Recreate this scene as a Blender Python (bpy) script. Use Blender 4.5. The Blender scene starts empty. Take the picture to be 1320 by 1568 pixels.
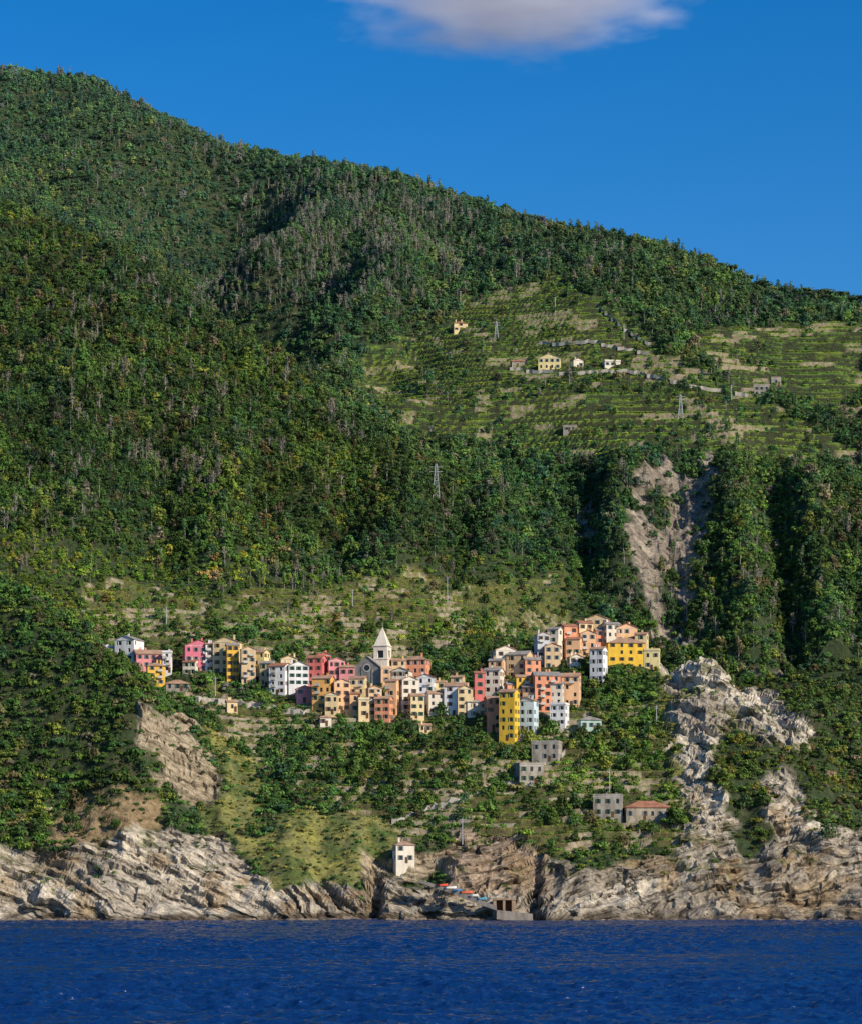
import bpy, math, random
import numpy as np
from mathutils import Vector
rng=np.random.default_rng(7); random.seed(7)
S=bpy.context.scene
S.view_settings.view_transform='Standard'; S.view_settings.look='None'; S.view_settings.exposure=0
F=4000.0; CX=660.0; HY=1382.0; CH=6.0   # focal (px), centre, horizon row, eye height : used to survey the land from the boat
def W(px,py,D): return ((px-CX)/F*D, D, CH+(HY-py)/F*D)
# ------------------------------------------------------------------ noise
_T=rng.random((256,256)).astype(np.float32)*2-1
_P=rng.permutation(256)
def n2(x,y,seed=0):
    x=np.asarray(x,float)+seed*17.3; y=np.asarray(y,float)+seed*31.7
    xi=np.floor(x).astype(int); yi=np.floor(y).astype(int); fx=x-xi; fy=y-yi
    fx=fx*fx*(3-2*fx); fy=fy*fy*(3-2*fy)
    a=_T[xi&255,yi&255]; b=_T[(xi+1)&255,yi&255]; c=_T[xi&255,(yi+1)&255]; d=_T[(xi+1)&255,(yi+1)&255]
    return (a*(1-fx)+b*fx)*(1-fy)+(c*(1-fx)+d*fx)*fy
def n3(x,y,z,seed=0):
    z=np.asarray(z,float)+seed*5.1; zi=np.floor(z).astype(int); fz=z-zi; fz=fz*fz*(3-2*fz)
    def lay(k):
        o=_P[k&255]
        return n2(x+o*1.0,y+_P[o&255]*1.0,seed)
    return lay(zi)*(1-fz)+lay(zi+1)*fz
def fbm(x,y,o=4,seed=0,g=0.5):
    s=0;a=1;t=0
    for i in range(o):
        s=s+a*n2(x*2**i,y*2**i,seed+i); t+=a; a*=g
    return s/t
def ridged(x,y,o=3,seed=0):
    s=0;a=1;t=0
    for i in range(o):
        s=s+a*(1-2*np.abs(n2(x*2**i,y*2**i,seed+i))); t+=a; a*=.5
    return s/t
def fbm3(x,y,z,o=3,seed=0):
    s=0;a=1;t=0
    for i in range(o):
        s=s+a*n3(x*2**i,y*2**i,z*2**i,seed+i); t+=a; a*=.5
    return s/t
def sst(a,b,x):
    t=np.clip((x-a)/(b-a),0,1); return t*t*(3-2*t)
# ------------------------------------------------------------------ terrain survey points
pts=[]
def P(px,py,D): pts.append(W(px,py,D))
def Zp(px,D,z): pts.append(((px-CX)/F*D,D,z))
skx=[-500,0,60,130,180,230,300,370,430,500,560,620,680,740,800,860,920,980,1040,1100,1150,1200,1250,1320,1800]
sky=[60,110,115,120,140,170,205,235,243,250,258,280,300,320,340,360,375,383,390,408,432,448,455,465,520]
SKD=lambda a: np.interp(a,[-500,0,180,430,680,920,1150,1320,1800],[2300,2200,2150,2000,1800,1620,1500,1450,1400])
for a,b in zip(skx,sky):
    D=SKD(a); P(a,b+9,D); z=W(a,b,D)[2]
    Zp(a,D+130,z-60)
    if a%3==0: Zp(a,D+450,z-260)
CREST=[(-450,280,1500),(0,350,1450),(60,366,1440),(130,406,1420),(200,446,1400),(260,486,1380),(330,531,1350),(400,576,1320),(500,650,1280),(580,700,1240)]
back=[(0,200,2060),(0,300,1850),(0,340,1800),(100,250,1980),(100,350,1800),(200,290,1930),(200,390,1780),(-450,250,1950),
(260,455,1700),(300,490,1620),(350,410,1800),(400,340,1880),(400,460,1600),(480,400,1660),(480,520,1450),(560,330,1740),(560,450,1540),(600,560,1400),
(650,400,1600),(700,500,1440),(700,620,1300),(800,430,1500),(800,520,1400),(800,620,1290),(800,740,1210),(900,450,1440),(900,550,1350),(900,650,1260),(900,760,1190),
(1010,535,1340),(1000,640,1260),(1000,715,1200),(1100,480,1440),(1100,600,1290),(1100,700,1215),(1250,560,1350),(1250,665,1240),(1330,700,1220),(1700,700,1220),(1700,600,1320),
(0,500,1320),(0,650,1200),(0,780,1110),(0,860,1060),(150,550,1290),(150,700,1180),(150,850,1090),(150,930,1055),(-450,500,1320),(-450,800,1110),
(300,650,1220),(300,800,1130),(300,930,1062),(450,720,1190),(450,850,1110),(450,940,1060),(600,780,1160),(600,880,1100),(600,960,1050),
(720,760,1190),(720,880,1110),(720,960,1060),(800,850,1140),(850,930,1100),(950,850,1130),(950,920,1110),(1030,800,1165),(1030,960,1090),
(1120,850,1130),(1120,990,1065),(1200,780,1160),(1200,850,1130),(1200,1000,1060),(1300,780,1160),(1300,850,1120),(1300,1000,1050),(1300,1130,985),(1320,1220,940),(1240,1090,990),(1700,1000,1050),(1700,1200,950)]
for b in back+CREST: P(*b)
for px,D in [(0,1450),(130,1420),(260,1380),(400,1320)]:
    z=W(px,np.interp(px,[0,130,260,400],[350,406,486,576]),D)[2]; Zp(px,D+90,z-42); Zp(px,D+190,z-24)
fD=lambda py: float(np.interp(py,[950,1100,1250,1330,1395,1412],[1042,960,890,866,851,846]))
for px in range(300,1001,100):
    for py in (1000,1050,1100,1150,1200,1250,1330,1395):
        if px==300 and 1100<=py<=1200: continue
        P(px,py,fD(py))
for q in [(920,982,1023),(980,1000,1010),(860,1000,1012),(1050,1018,980),(1060,1100,950),(1070,1200,905),(1080,1300,872),(1080,1398,851),(1100,1018,972),(1120,1062,962),(1150,1084,955),(1150,1180,918),
 (1180,1280,880),(1180,1395,850),(1240,1144,940),(1250,1230,905),(1250,1320,868),(1250,1395,850),(1320,1290,885),(1320,1398,850),(1700,1290,890),(1700,1400,850),
 (0,908,950),(60,928,940),(130,968,925),(170,1012,912),(200,1050,905),(235,1092,900),(0,1000,925),(0,1100,908),(0,1200,890),(0,1290,872),(0,1345,860),(0,1400,848),
 (120,1060,905),(120,1150,895),(120,1250,880),(120,1300,868),(120,1350,858),(120,1400,847),(220,1150,890),(220,1230,878),(230,1290,868),(230,1350,857),(230,1400,846),(380,1330,866),
 (290,1100,945),(300,1150,915),(320,1200,898),(180,1025,1004),(250,1060,985),(-450,900,950),(-450,1200,886),(-450,1400,848)]: P(*q)
for q in [(850,1062,99),(950,1062,97),(1050,1022,78),(1110,1005,72),(1180,985,62),(1240,968,52),(0,990,112),(100,965,95),(170,950,82),(220,935,76)]: Zp(*q)
for px in range(-450,1751,100):
    Zp(px,836,-6); Zp(px,818,-14)
pts=np.array(pts); C=pts[:,:2]/100.0; N=len(C)
A=-np.sqrt(((C[:,None]-C[None])**2).sum(-1))**1.4+np.eye(N)*0.002
Pm=np.c_[np.ones(N),C]
sol=np.linalg.solve(np.block([[A,Pm],[Pm.T,np.zeros((3,3))]]),np.r_[pts[:,2],0,0,0]); wts=sol[:N]; pol=sol[N:]
def rbf(X,Y):
    sh=X.shape; q=np.c_[X.ravel(),Y.ravel()]/100.0; out=np.empty(len(q))
    for i in range(0,len(q),20000):
        s=q[i:i+20000]; r2=((s[:,None,0]-C[None,:,0])**2+(s[:,None,1]-C[None,:,1])**2)
        out[i:i+20000]=-(r2**0.7)@wts+pol[0]+s@pol[1:]
    return out.reshape(sh)
xs=np.r_[np.arange(-520,-185,3.5),np.arange(-185,185,0.75),np.arange(185,520,3.5)]
ys=np.r_[np.arange(822,838,2),np.arange(838,880,0.34),np.arange(880,990,.75),np.arange(990,1060,1.0),np.arange(1060,1500,1.2),np.arange(1500,2650,5.5)]
X,Y=np.meshgrid(xs,ys)
PXg=CX+F*X/Y
near=1-sst(868,905,Y)
Yw=Y+near*(9*fbm(X/24,Y*0+3,3,5)+3.0*fbm(X/8,Y/9,2,9)+2*ridged(X/13,Y/40,2,12))
for c,wd,am in [(578,10,9),(822,10,9),(660,16,4),(1005,25,4)]:
    Yw=Yw-(1-sst(862,880,Y))*am*np.exp(-((PXg-c-6*n2(Y/6,0*Y,3))/wd)**2)
Z=rbf(X,Yw)
def project(X,Y,Z): return CX+F*X/Y, HY-F*(Z-CH)/Y
PXg,PYg=project(X,Y,Z)
def pdist(poly):
    d=np.full(X.shape,1e9)
    for (a,b) in zip(poly[:-1],poly[1:]):
        ax,ay,_=W(*a); bx,by,_=W(*b); L2=(bx-ax)**2+(by-ay)**2
        t=np.clip(((X-ax)*(bx-ax)+(Y-ay)*(by-ay))/L2,0,1); d=np.minimum(d,np.hypot(X-ax-t*(bx-ax),Y-ay-t*(by-ay)))
    return d
amp=sst(1040,1250,Y); skd=SKD(PXg); cr=1-0.8*np.exp(-((Y-skd)/90.)**2)
vz=1-.75*sst(620,700,PXg)*(1-sst(690,760,PYg))
dC=pdist(CREST); nc=1-.7*np.exp(-(dC/45)**2)
Z=Z+amp*cr*(nc*vz*15*ridged((X+.25*Y)/75,(Y-.2*X)/260,2,11)+6*nc*fbm(X/34,Y/70,3,15)*vz+3*fbm(X/60,Y/60,2,17)) + (1-amp)*0.9*fbm(X/9,Y/9,3,21)*sst(846,860,Y)
Z=Z+11*np.exp(-(dC/26)**2)*(1-sst(430,560,PXg))
dn=sst(20,190,skd-Y)
Z=Z+dn*16*np.exp(-(pdist([(470,262,1930),(500,370,1720),(440,440,1620),(330,500,1540)])/38)**2)
Z=Z-dn*20*np.exp(-(pdist([(390,290,1950),(370,360,1850),(330,420,1760),(250,460,1680),(120,400,1620)])/42)**2)
Z=Z+dn*12*np.exp(-(pdist([(640,300,1800),(620,400,1600),(570,500,1470),(520,600,1370)])/30)**2)-dn*12*np.exp(-(pdist([(700,340,1720),(670,430,1560),(610,540,1440),(560,640,1330)])/28)**2)
Z=Z+dn*10*np.exp(-(pdist([(180,155,2120),(150,260,1950),(120,340,1800)])/45)**2)-dn*10*np.exp(-(pdist([(60,150,2130),(50,260,1950),(30,330,1800)])/40)**2)
def bump(c,w,y0,y1,a,tilt=0): 
    cc=c+tilt*(PYg-850)
    return a*np.exp(-((PXg-cc)/w)**2)*sst(y0-40,y0+30,PYg)*(1-sst(y1-60,y1,PYg))*(Y>1045)
Z=Z+bump(1028,36,730,1000,-9)+bump(1130,34,740,1040,13,0.15)+bump(945,26,730,930,10,.1)+bump(900,22,760,930,-8)+bump(1195,22,760,1080,-9,.1)+bump(1250,26,760,1100,9,.15)
Z=Z+bump(350,45,700,900,9)+bump(250,35,640,900,-9)+bump(130,45,560,860,9,.1)+bump(520,30,720,900,-8,-.1)+bump(620,40,740,900,9,-.1)+bump(760,30,760,900,7,-.1)+bump(700,24,760,900,-6,-.1)
fr1=(Y<1000)*(Y>862)
Z=Z+fr1*sst(1015,1040,PXg)*(3.6*ridged(X/15,Y/22,3,23)+1.5*fbm(X/5,Y/5,2,24))*sst(862,885,Y)
Z=Z+fr1*(1-sst(330,400,PXg))*(2.8*ridged(X/14,Y/30,3,25))*sst(862,885,Y)
PXg,PYg=project(X,Y,Z)
jx=PXg+26*fbm(X/9,Y/9+Z/9,4,31); jy=PYg+20*fbm(X/9,Y/8+Z/9,4,33)
def inpoly(poly,x,y):
    r=np.zeros(x.shape,bool); n=len(poly)
    for i in range(n):
        x1,y1=poly[i]; x2,y2=poly[(i+1)%n]
        if y1==y2: continue
        c=((y1>y)!=(y2>y))&(x<(x2-x1)*(y-y1)/(y2-y1)+x1); r^=c
    return r
front=(Y<1045)
R_white=[[(-300,1302),(0,1302),(100,1298),(190,1272),(260,1266),(330,1285),(375,1310),(430,1365),(520,1350),(560,1362),(565,1335),(600,1340),(620,1368),(680,1365),(690,1275),(740,1268),(830,1290),(850,1325),(900,1330),(1060,1310),(1110,1325),(1200,1320),(1320,1300),(1800,1290),(1800,1700),(-300,1700)],
 [(1010,1005),(1080,996),(1116,1004),(1126,1050),(1184,1058),(1250,1112),(1244,1156),(1190,1140),(1150,1120),(1115,1125),(1092,1150),(1098,1190),(1120,1240),(1140,1320),(1050,1310),(1046,1220),(1026,1100)],
 [(1165,1190),(1220,1180),(1245,1250),(1320,1270),(1330,1340),(1160,1340),(1190,1270)]]
R_tan=[[(205,1085),(270,1095),(295,1115),(325,1170),(330,1215),(290,1235),(250,1200),(225,1150)],[(560,1300),(600,1320),(680,1300),(700,1270),(700,1330),(620,1360),(560,1345)]]
R_orange=[[(100,1240),(190,1205),(250,1228),(245,1262),(140,1290),(70,1290)]]
R_dry=[[(450,1235),(520,1245),(605,1266),(600,1290),(560,1350),(430,1368),(390,1310),(350,1290),(400,1280)],[(310,1120),(360,1130),(400,1180),(400,1250),(340,1290),(300,1270),(345,1200)],[(1000,1030),(1030,1040),(1050,1150),(1035,1200),(1020,1150)]]
R_vt=[[(235,1045),(480,1080),(720,1105),(1000,1070),(1035,1190),(1070,1300),(840,1312),(700,1262),(640,1285),(480,1225),(390,1180),(300,1090)],
      [(120,920),(480,915),(640,905),(720,1000),(690,1060),(160,1010)]]
R_ot=[[(110,880),(330,915),(400,895),(520,900),(640,870),(760,900),(700,1010),(160,1010)],[(740,880),(870,880),(890,970),(770,980)]]
R_vine=[[(700,450),(850,425),(960,478),(1015,540),(1130,590),(1260,655),(1320,690),(1320,725),(1000,690),(880,712),(640,670),(540,610),(560,530),(690,500)],[(1035,505),(1330,490),(1330,650),(1130,595)]]
R_scar=[[(1005,690),(1035,728),(1076,738),(1086,795),(1068,850),(1058,900),(1052,990),(1004,990),(986,880),(960,820),(966,762)],[(1072,690),(1098,690),(1094,770),(1080,770)],[(880,770),(905,790),(912,840),(885,820)],[(1145,1030),(1230,1025),(1235,1060),(1150,1062)]]
def mk(polys,g): 
    r=np.zeros(X.shape,bool)
    for p in polys: r|=inpoly(p,jx,jy)
    return (r&g).astype(float)
m_rock=mk(R_white,front); m_tan=mk(R_tan,front); m_or=mk(R_orange,front); m_dry=mk(R_dry,front)
m_vt=np.maximum(mk(R_vt,front),mk(R_ot,(Y>=1000)&(Y<1175))); m_vine=mk(R_vine,Y>1150); m_scar=mk(R_scar,(Y>1045))
m_scar=m_scar*(fbm(X/9,Z/14,3,35)<.34)
m_rock=np.maximum(m_rock,(Y<852).astype(float))
def blur(a,k):
    for _ in range(k):
        a=(a+np.roll(a,1,0)+np.roll(a,-1,0)+np.roll(a,1,1)+np.roll(a,-1,1))/5
    return a
def terr(z,h,n):
    q=(z+n)/h; f=q-np.floor(q); return h*(np.floor(q)+sst(0.74,1.0,f))-n, f
tv,fv=terr(Z,4.6,3.5*fbm(X/70,Y/70,2,41)); tt,ft=terr(Z,2.9,2.0*fbm(X/30,Y/30,2,43))
wv=blur(m_vine,3); wt=blur(m_vt,3)
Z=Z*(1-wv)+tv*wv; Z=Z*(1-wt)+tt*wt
rk=blur(np.clip(m_rock+m_tan*.9+m_or*.3,0,1),2)*sst(-3,1,Z+2)
gx=np.arange(-600,601,1.0); gk=np.interp(CX+F*gx/860,[-300,0,430,470,640,840,900,1060,1320],[.2,.42,.42,1.0,.3,-.7,-.22,-.3,-.15]); gI=np.cumsum(gk); gI-=gI[600]
s=Z+np.interp(X,gx,gI)+4*fbm(X/30,Y/30+Z/20,2,51)
s=np.where(Y>900,Z+.55*X+4*fbm(X/25,Y/25,2,52),s)
def blk(s,t,xx,w,seed): 
    i=np.floor(s/t).astype(int); o=_T[i&255,seed]*9; j=np.floor((xx+o*3)/w).astype(int); return _T[(i*7+seed)&255,(j*13+seed)&255]
xx=X+2*fbm3(X/8,Y/8,Z/8,2,63)
led=blk(s,3.4,xx,17,11)*1.0+blk(s,1.5,xx,8,23)*.7+blk(s,.7,xx,4,37)*.3
crag=fbm3(X/16,Y/16,Z/10,3,60); rdg=ridged(X/11+crag,Z/15,2,66)
Yd=Y-rk*(led*1.1+crag*5.0+rdg*1.8)
Xd=X+rk*n3(X/5,Y/5,Z/3,70)*0.8
Zd=Z+rk*(1.2*fbm3(X/4,Y/4,Z/2,2,75)+.8*led*sst(3,6,Z))
sc=blur(m_scar,2); Zd=Zd+sc*(4.5*ridged(X/8,Y/30,3,77)+2*fbm(X/3,Y/5,2,78)-1)
# ------------------------------------------------------------------ colours
def mix(c,col,m): 
    for i in range(3): c[...,i]=c[...,i]*(1-m)+(col[i] if np.ndim(col[i]) else col[i])*m
col=np.zeros(X.shape+(3,)); nA=fbm(X/14,Y/14,4,81); nB=fbm(X/5,Y/5,3,83)
mix(col,(0.045,0.066,0.026),1.0)
mix(col,(0.12,0.11,0.055),np.clip(nB*1.2+0.0,0,1)*0.5)
g=np.clip(nA*1.5+.5,0,1)
mix(col,(0.13+0.07*g,0.23+0.04*g,0.04),blur(m_vine,1)*.95)
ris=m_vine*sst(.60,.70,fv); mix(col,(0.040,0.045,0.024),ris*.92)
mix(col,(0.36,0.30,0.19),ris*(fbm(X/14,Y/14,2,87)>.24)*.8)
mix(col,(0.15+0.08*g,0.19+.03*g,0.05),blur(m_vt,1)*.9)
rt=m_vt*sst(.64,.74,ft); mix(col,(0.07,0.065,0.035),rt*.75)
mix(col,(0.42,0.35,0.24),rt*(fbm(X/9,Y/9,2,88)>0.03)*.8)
mix(col,(0.28+0.14*nB,0.27+0.12*nB,0.085),blur(m_dry,2)*.8)
mix(col,(0.09,0.13,0.035),blur(m_dry*(fbm(X/5,Y/5,3,89)>.03),1)*.85)
mix(col,(0.33,0.235,0.13),blur(m_or,2)*.85)
mix(col,(0.40,0.33,0.23),blur(m_tan,2)*.9)
mix(col,(0.28+.16*nB,0.24+.14*nB,0.19+.11*nB),blur(m_scar,2)*.95)
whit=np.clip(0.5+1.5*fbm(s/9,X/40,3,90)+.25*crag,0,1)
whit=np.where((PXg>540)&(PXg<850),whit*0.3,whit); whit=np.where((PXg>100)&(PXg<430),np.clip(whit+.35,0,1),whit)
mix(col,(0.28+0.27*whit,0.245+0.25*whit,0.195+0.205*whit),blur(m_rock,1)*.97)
br=((PXg>680)&(PXg<840)&(PYg<1370))*m_rock*.5; mix(col,(0.32,0.21,0.13),blur(br,4))
mix(col,(0.30,0.21,0.11),m_rock*np.clip(fbm(X/10,Z/6,3,94)*2.2-.35,0,.7)*(Y<900))
mix(col,(0.12,0.13,0.05),m_rock*np.clip(fbm(X/7,Z/5+Y/9,3,95)*3-.6,0,.8)*(Z>14))
mix(col,(0.08,0.06,0.038),(1-sst(0.8,3.0,Z+2*nB))*(Y<865)*.9)
# ------------------------------------------------------------------ materials
def newmat(n):
    m=bpy.data.materials.new(n); m.use_nodes=True; nt=m.node_tree; b=nt.nodes['Principled BSDF']
    b.inputs['Specular IOR Level'].default_value=0.2; b.inputs['Roughness'].default_value=.85
    return m,nt,b
def nd(nt,t,**k):
    n=nt.nodes.new(t)
    for a,v in k.items(): setattr(n,a,v)
    return n
def mulmix(nt,fac,a,b,bt='MIX'):
    m=nd(nt,'ShaderNodeMix',data_type='RGBA',blend_type=bt)
    for s_,v in ((0,fac),(6,a),(7,b)):
        if isinstance(v,bpy.types.NodeSocket): nt.links.new(v,m.inputs[s_])
        else: m.inputs[s_].default_value=v
    return m.outputs[2]
mt,nt,b=newmat('terrain_mat')
at=nd(nt,'ShaderNodeVertexColor',layer_name='Col'); rkA=nd(nt,'ShaderNodeAttribute',attribute_name='rock'); sA=nd(nt,'ShaderNodeAttribute',attribute_name='bed')
geo=nd(nt,'ShaderNodeNewGeometry')
sp=nd(nt,'ShaderNodeSeparateXYZ'); nt.links.new(geo.outputs['Position'],sp.inputs[0])
cbn=nd(nt,'ShaderNodeCombineXYZ')
for i,(o_,k_) in enumerate(((sp.outputs[0],.10),(sp.outputs[1],.10),(sA.outputs['Fac'],.9))):
    q=nd(nt,'ShaderNodeMath',operation='MULTIPLY'); q.inputs[1].default_value=k_; nt.links.new(o_,q.inputs[0]); nt.links.new(q.outputs[0],cbn.inputs[i])
st=nd(nt,'ShaderNodeTexNoise'); st.inputs['Scale'].default_value=1.0; st.inputs['Detail'].default_value=8; st.inputs['Roughness'].default_value=.7; st.inputs['Distortion'].default_value=.5
nt.links.new(cbn.outputs[0],st.inputs['Vector'])
fn=nd(nt,'ShaderNodeTexNoise'); fn.inputs['Scale'].default_value=.45; fn.inputs['Detail'].default_value=10; fn.inputs['Roughness'].default_value=.75
nt.links.new(geo.outputs['Position'],fn.inputs['Vector'])
r1=nd(nt,'ShaderNodeValToRGB'); r1.color_ramp.elements[0].position=.38; r1.color_ramp.elements[0].color=(.25,.23,.21,1); r1.color_ramp.elements[1].position=.52; r1.color_ramp.elements[1].color=(1.35,1.33,1.30,1)
nt.links.new(st.outputs[0],r1.inputs[0])
r2=nd(nt,'ShaderNodeValToRGB'); r2.color_ramp.elements[0].position=.34; r2.color_ramp.elements[0].color=(.45,.42,.4,1); r2.color_ramp.elements[1].position=.62; r2.color_ramp.elements[1].color=(1.35,1.33,1.3,1)
nt.links.new(fn.outputs[0],r2.inputs[0])
c1=mulmix(nt,rkA.outputs['Fac'],at.outputs[0],mulmix(nt,1.0,at.outputs[0],r1.outputs[0],'MULTIPLY'))
nt.links.new(mulmix(nt,1.0,c1,r2.outputs[0],'MULTIPLY'),b.inputs['Base Color'])
bp=nd(nt,'ShaderNodeBump'); bp.inputs['Distance'].default_value=1.6; bp.inputs['Strength'].default_value=.9
hh=nd(nt,'ShaderNodeMath',operation='MULTIPLY_ADD'); nt.links.new(st.outputs[0],hh.inputs[0]); nt.links.new(rkA.outputs['Fac'],hh.inputs[1]); nt.links.new(fn.outputs[0],hh.inputs[2])
nt.links.new(hh.outputs[0],bp.inputs['Height']); nt.links.new(bp.outputs[0],b.inputs['Normal'])
def gridmesh(name,Xa,Ya,Za,mat,smooth=True):
    r,c=Xa.shape; v=np.c_[Xa.ravel(),Ya.ravel(),Za.ravel()].astype(np.float32)
    i=np.arange(r*c).reshape(r,c); q=np.stack([i[:-1,:-1],i[:-1,1:],i[1:,1:],i[1:,:-1]],-1).reshape(-1,4)
    me=bpy.data.meshes.new(name); me.vertices.add(len(v)); me.vertices.foreach_set('co',v.ravel())
    me.loops.add(q.size); me.loops.foreach_set('vertex_index',q.ravel().astype(np.int32))
    me.polygons.add(len(q)); me.polygons.foreach_set('loop_start',np.arange(0,q.size,4,dtype=np.int32))
    me.polygons.foreach_set('use_smooth',np.full(len(q),smooth))
    me.update(calc_edges=True); me.materials.append(mat)
    o=bpy.data.objects.new(name,me); S.collection.objects.link(o); return o
ter=gridmesh('coastal_hills_terrain',Xd,Yd,Zd,mt,False)
ca=ter.data.color_attributes.new('Col','FLOAT_COLOR','POINT'); ca.data.foreach_set('color',np.c_[np.clip(col,0,1).reshape(-1,3),np.ones(col.size//3)].astype(np.float32).ravel())
for nm,ar in (('rock',np.clip(rk+sc*.7,0,1)),('bed',s)):
    ra=ter.data.attributes.new(nm,'FLOAT','POINT'); ra.data.foreach_set('value',ar.astype(np.float32).ravel())
def samp(arr,x,y):
    i=np.clip(np.searchsorted(xs,x)-1,0,len(xs)-2); j=np.clip(np.searchsorted(ys,y)-1,0,len(ys)-2)
    fx=np.clip((x-xs[i])/(xs[i+1]-xs[i]),0,1); fy=np.clip((y-ys[j])/(ys[j+1]-ys[j]),0,1)
    return (arr[j,i]*(1-fx)+arr[j,i+1]*fx)*(1-fy)+(arr[j+1,i]*(1-fx)+arr[j+1,i+1]*fx)*fy
# ------------------------------------------------------------------ mesh builder
class MB:
    def __init__(s): s.v=[];s.f=[];s.m=[]
    def face(s,ps,mi=0):
        k=len(s.v); s.v+= [tuple(p) for p in ps]; s.f.append(tuple(range(k,k+len(ps)))); s.m.append(mi)
    def box(s,x0,x1,y0,y1,z0,z1,mi=0):
        k=len(s.v); s.v+=[(x0,y0,z0),(x1,y0,z0),(x1,y1,z0),(x0,y1,z0),(x0,y0,z1),(x1,y0,z1),(x1,y1,z1),(x0,y1,z1)]
        for f in ((0,3,2,1),(4,5,6,7),(0,1,5,4),(1,2,6,5),(2,3,7,6),(3,0,4,7)): s.f.append(tuple(k+i for i in f)); s.m.append(mi)
    def tube(s,a,b,ra,rb,n=5,mi=0):
        a=Vector(a);b=Vector(b);d=(b-a).normalized(); u=d.orthogonal().normalized(); w=d.cross(u); k=len(s.v)
        for p,r in ((a,ra),(b,rb)):
            for i in range(n):
                t=2*math.pi*i/n; s.v.append(tuple(p+u*(r*math.cos(t))+w*(r*math.sin(t))))
        for i in range(n): s.f.append((k+i,k+(i+1)%n,k+n+(i+1)%n,k+n+i)); s.m.append(mi)
    def mesh(s,name,mats):
        me=bpy.data.meshes.new(name); me.from_pydata(s.v,[],s.f)
        for m in mats: me.materials.append(m)
        if len(mats)>1: me.polygons.foreach_set('material_index',s.m)
        me.update(); return me
def ob(name,me,parent=None,loc=None,rot=0,coll=None):
    o=bpy.data.objects.new(name,me); (coll or S.collection).objects.link(o)
    if parent: o.parent=parent
    if loc is not None: o.location=loc
    o.rotation_euler[2]=rot; return o
# ------------------------------------------------------------------ foliage
fm,nt,b=newmat('foliage_mat')
ta=nd(nt,'ShaderNodeAttribute',attribute_type='INSTANCER',attribute_name='tint')
tc=nd(nt,'ShaderNodeTexCoord'); nz=nd(nt,'ShaderNodeTexNoise'); nz.inputs['Scale'].default_value=2.2; nt.links.new(tc.outputs['Object'],nz.inputs[0])
rr=nd(nt,'ShaderNodeValToRGB'); rr.color_ramp.elements[0].position=.35; rr.color_ramp.elements[0].color=(.6,.62,.6,1); rr.color_ramp.elements[1].position=.65; rr.color_ramp.elements[1].color=(1.35,1.3,1.1,1)
nt.links.new(nz.outputs[0],rr.inputs[0]); nt.links.new(mulmix(nt,1.0,ta.outputs['Color'],rr.outputs[0],'MULTIPLY'),b.inputs['Base Color'])
b.inputs['Roughness'].default_value=.7
bk,nt,b=newmat('bark_mat'); b.inputs['Base Color'].default_value=(.16,.13,.10,1)
pb,nt,b=newmat('pale_bark_mat'); b.inputs['Base Color'].default_value=(.34,.30,.26,1)
def crown(mb,lobes,n,ls,r):
    wt=np.array([l[3]**2 for l in lobes]); wt/=wt.sum()
    for k in range(n):
        l=lobes[r.choice(len(lobes),p=wt)]
        d=r.normal(size=3); d/=np.linalg.norm(d); 
        if d[2]<-.5: d[2]*=-.6
        rad=l[3]*(0.74+0.34*r.random()); p=np.array(l[:3])+d*rad*np.array([1,1,l[4]])
        nn=d+r.normal(size=3)*.35; nn/=np.linalg.norm(nn)
        u=np.cross(nn,r.normal(size=3)); u/=np.linalg.norm(u); w=np.cross(nn,u); sz=ls*(.6+.8*r.random())
        a,b2=u*sz,w*sz*.7
        mb.face([p-a*.9,p-b2+a*.1,p+a,p+b2-a*.2],1)
pc=bpy.data.collections.new('tree_kinds')
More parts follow.
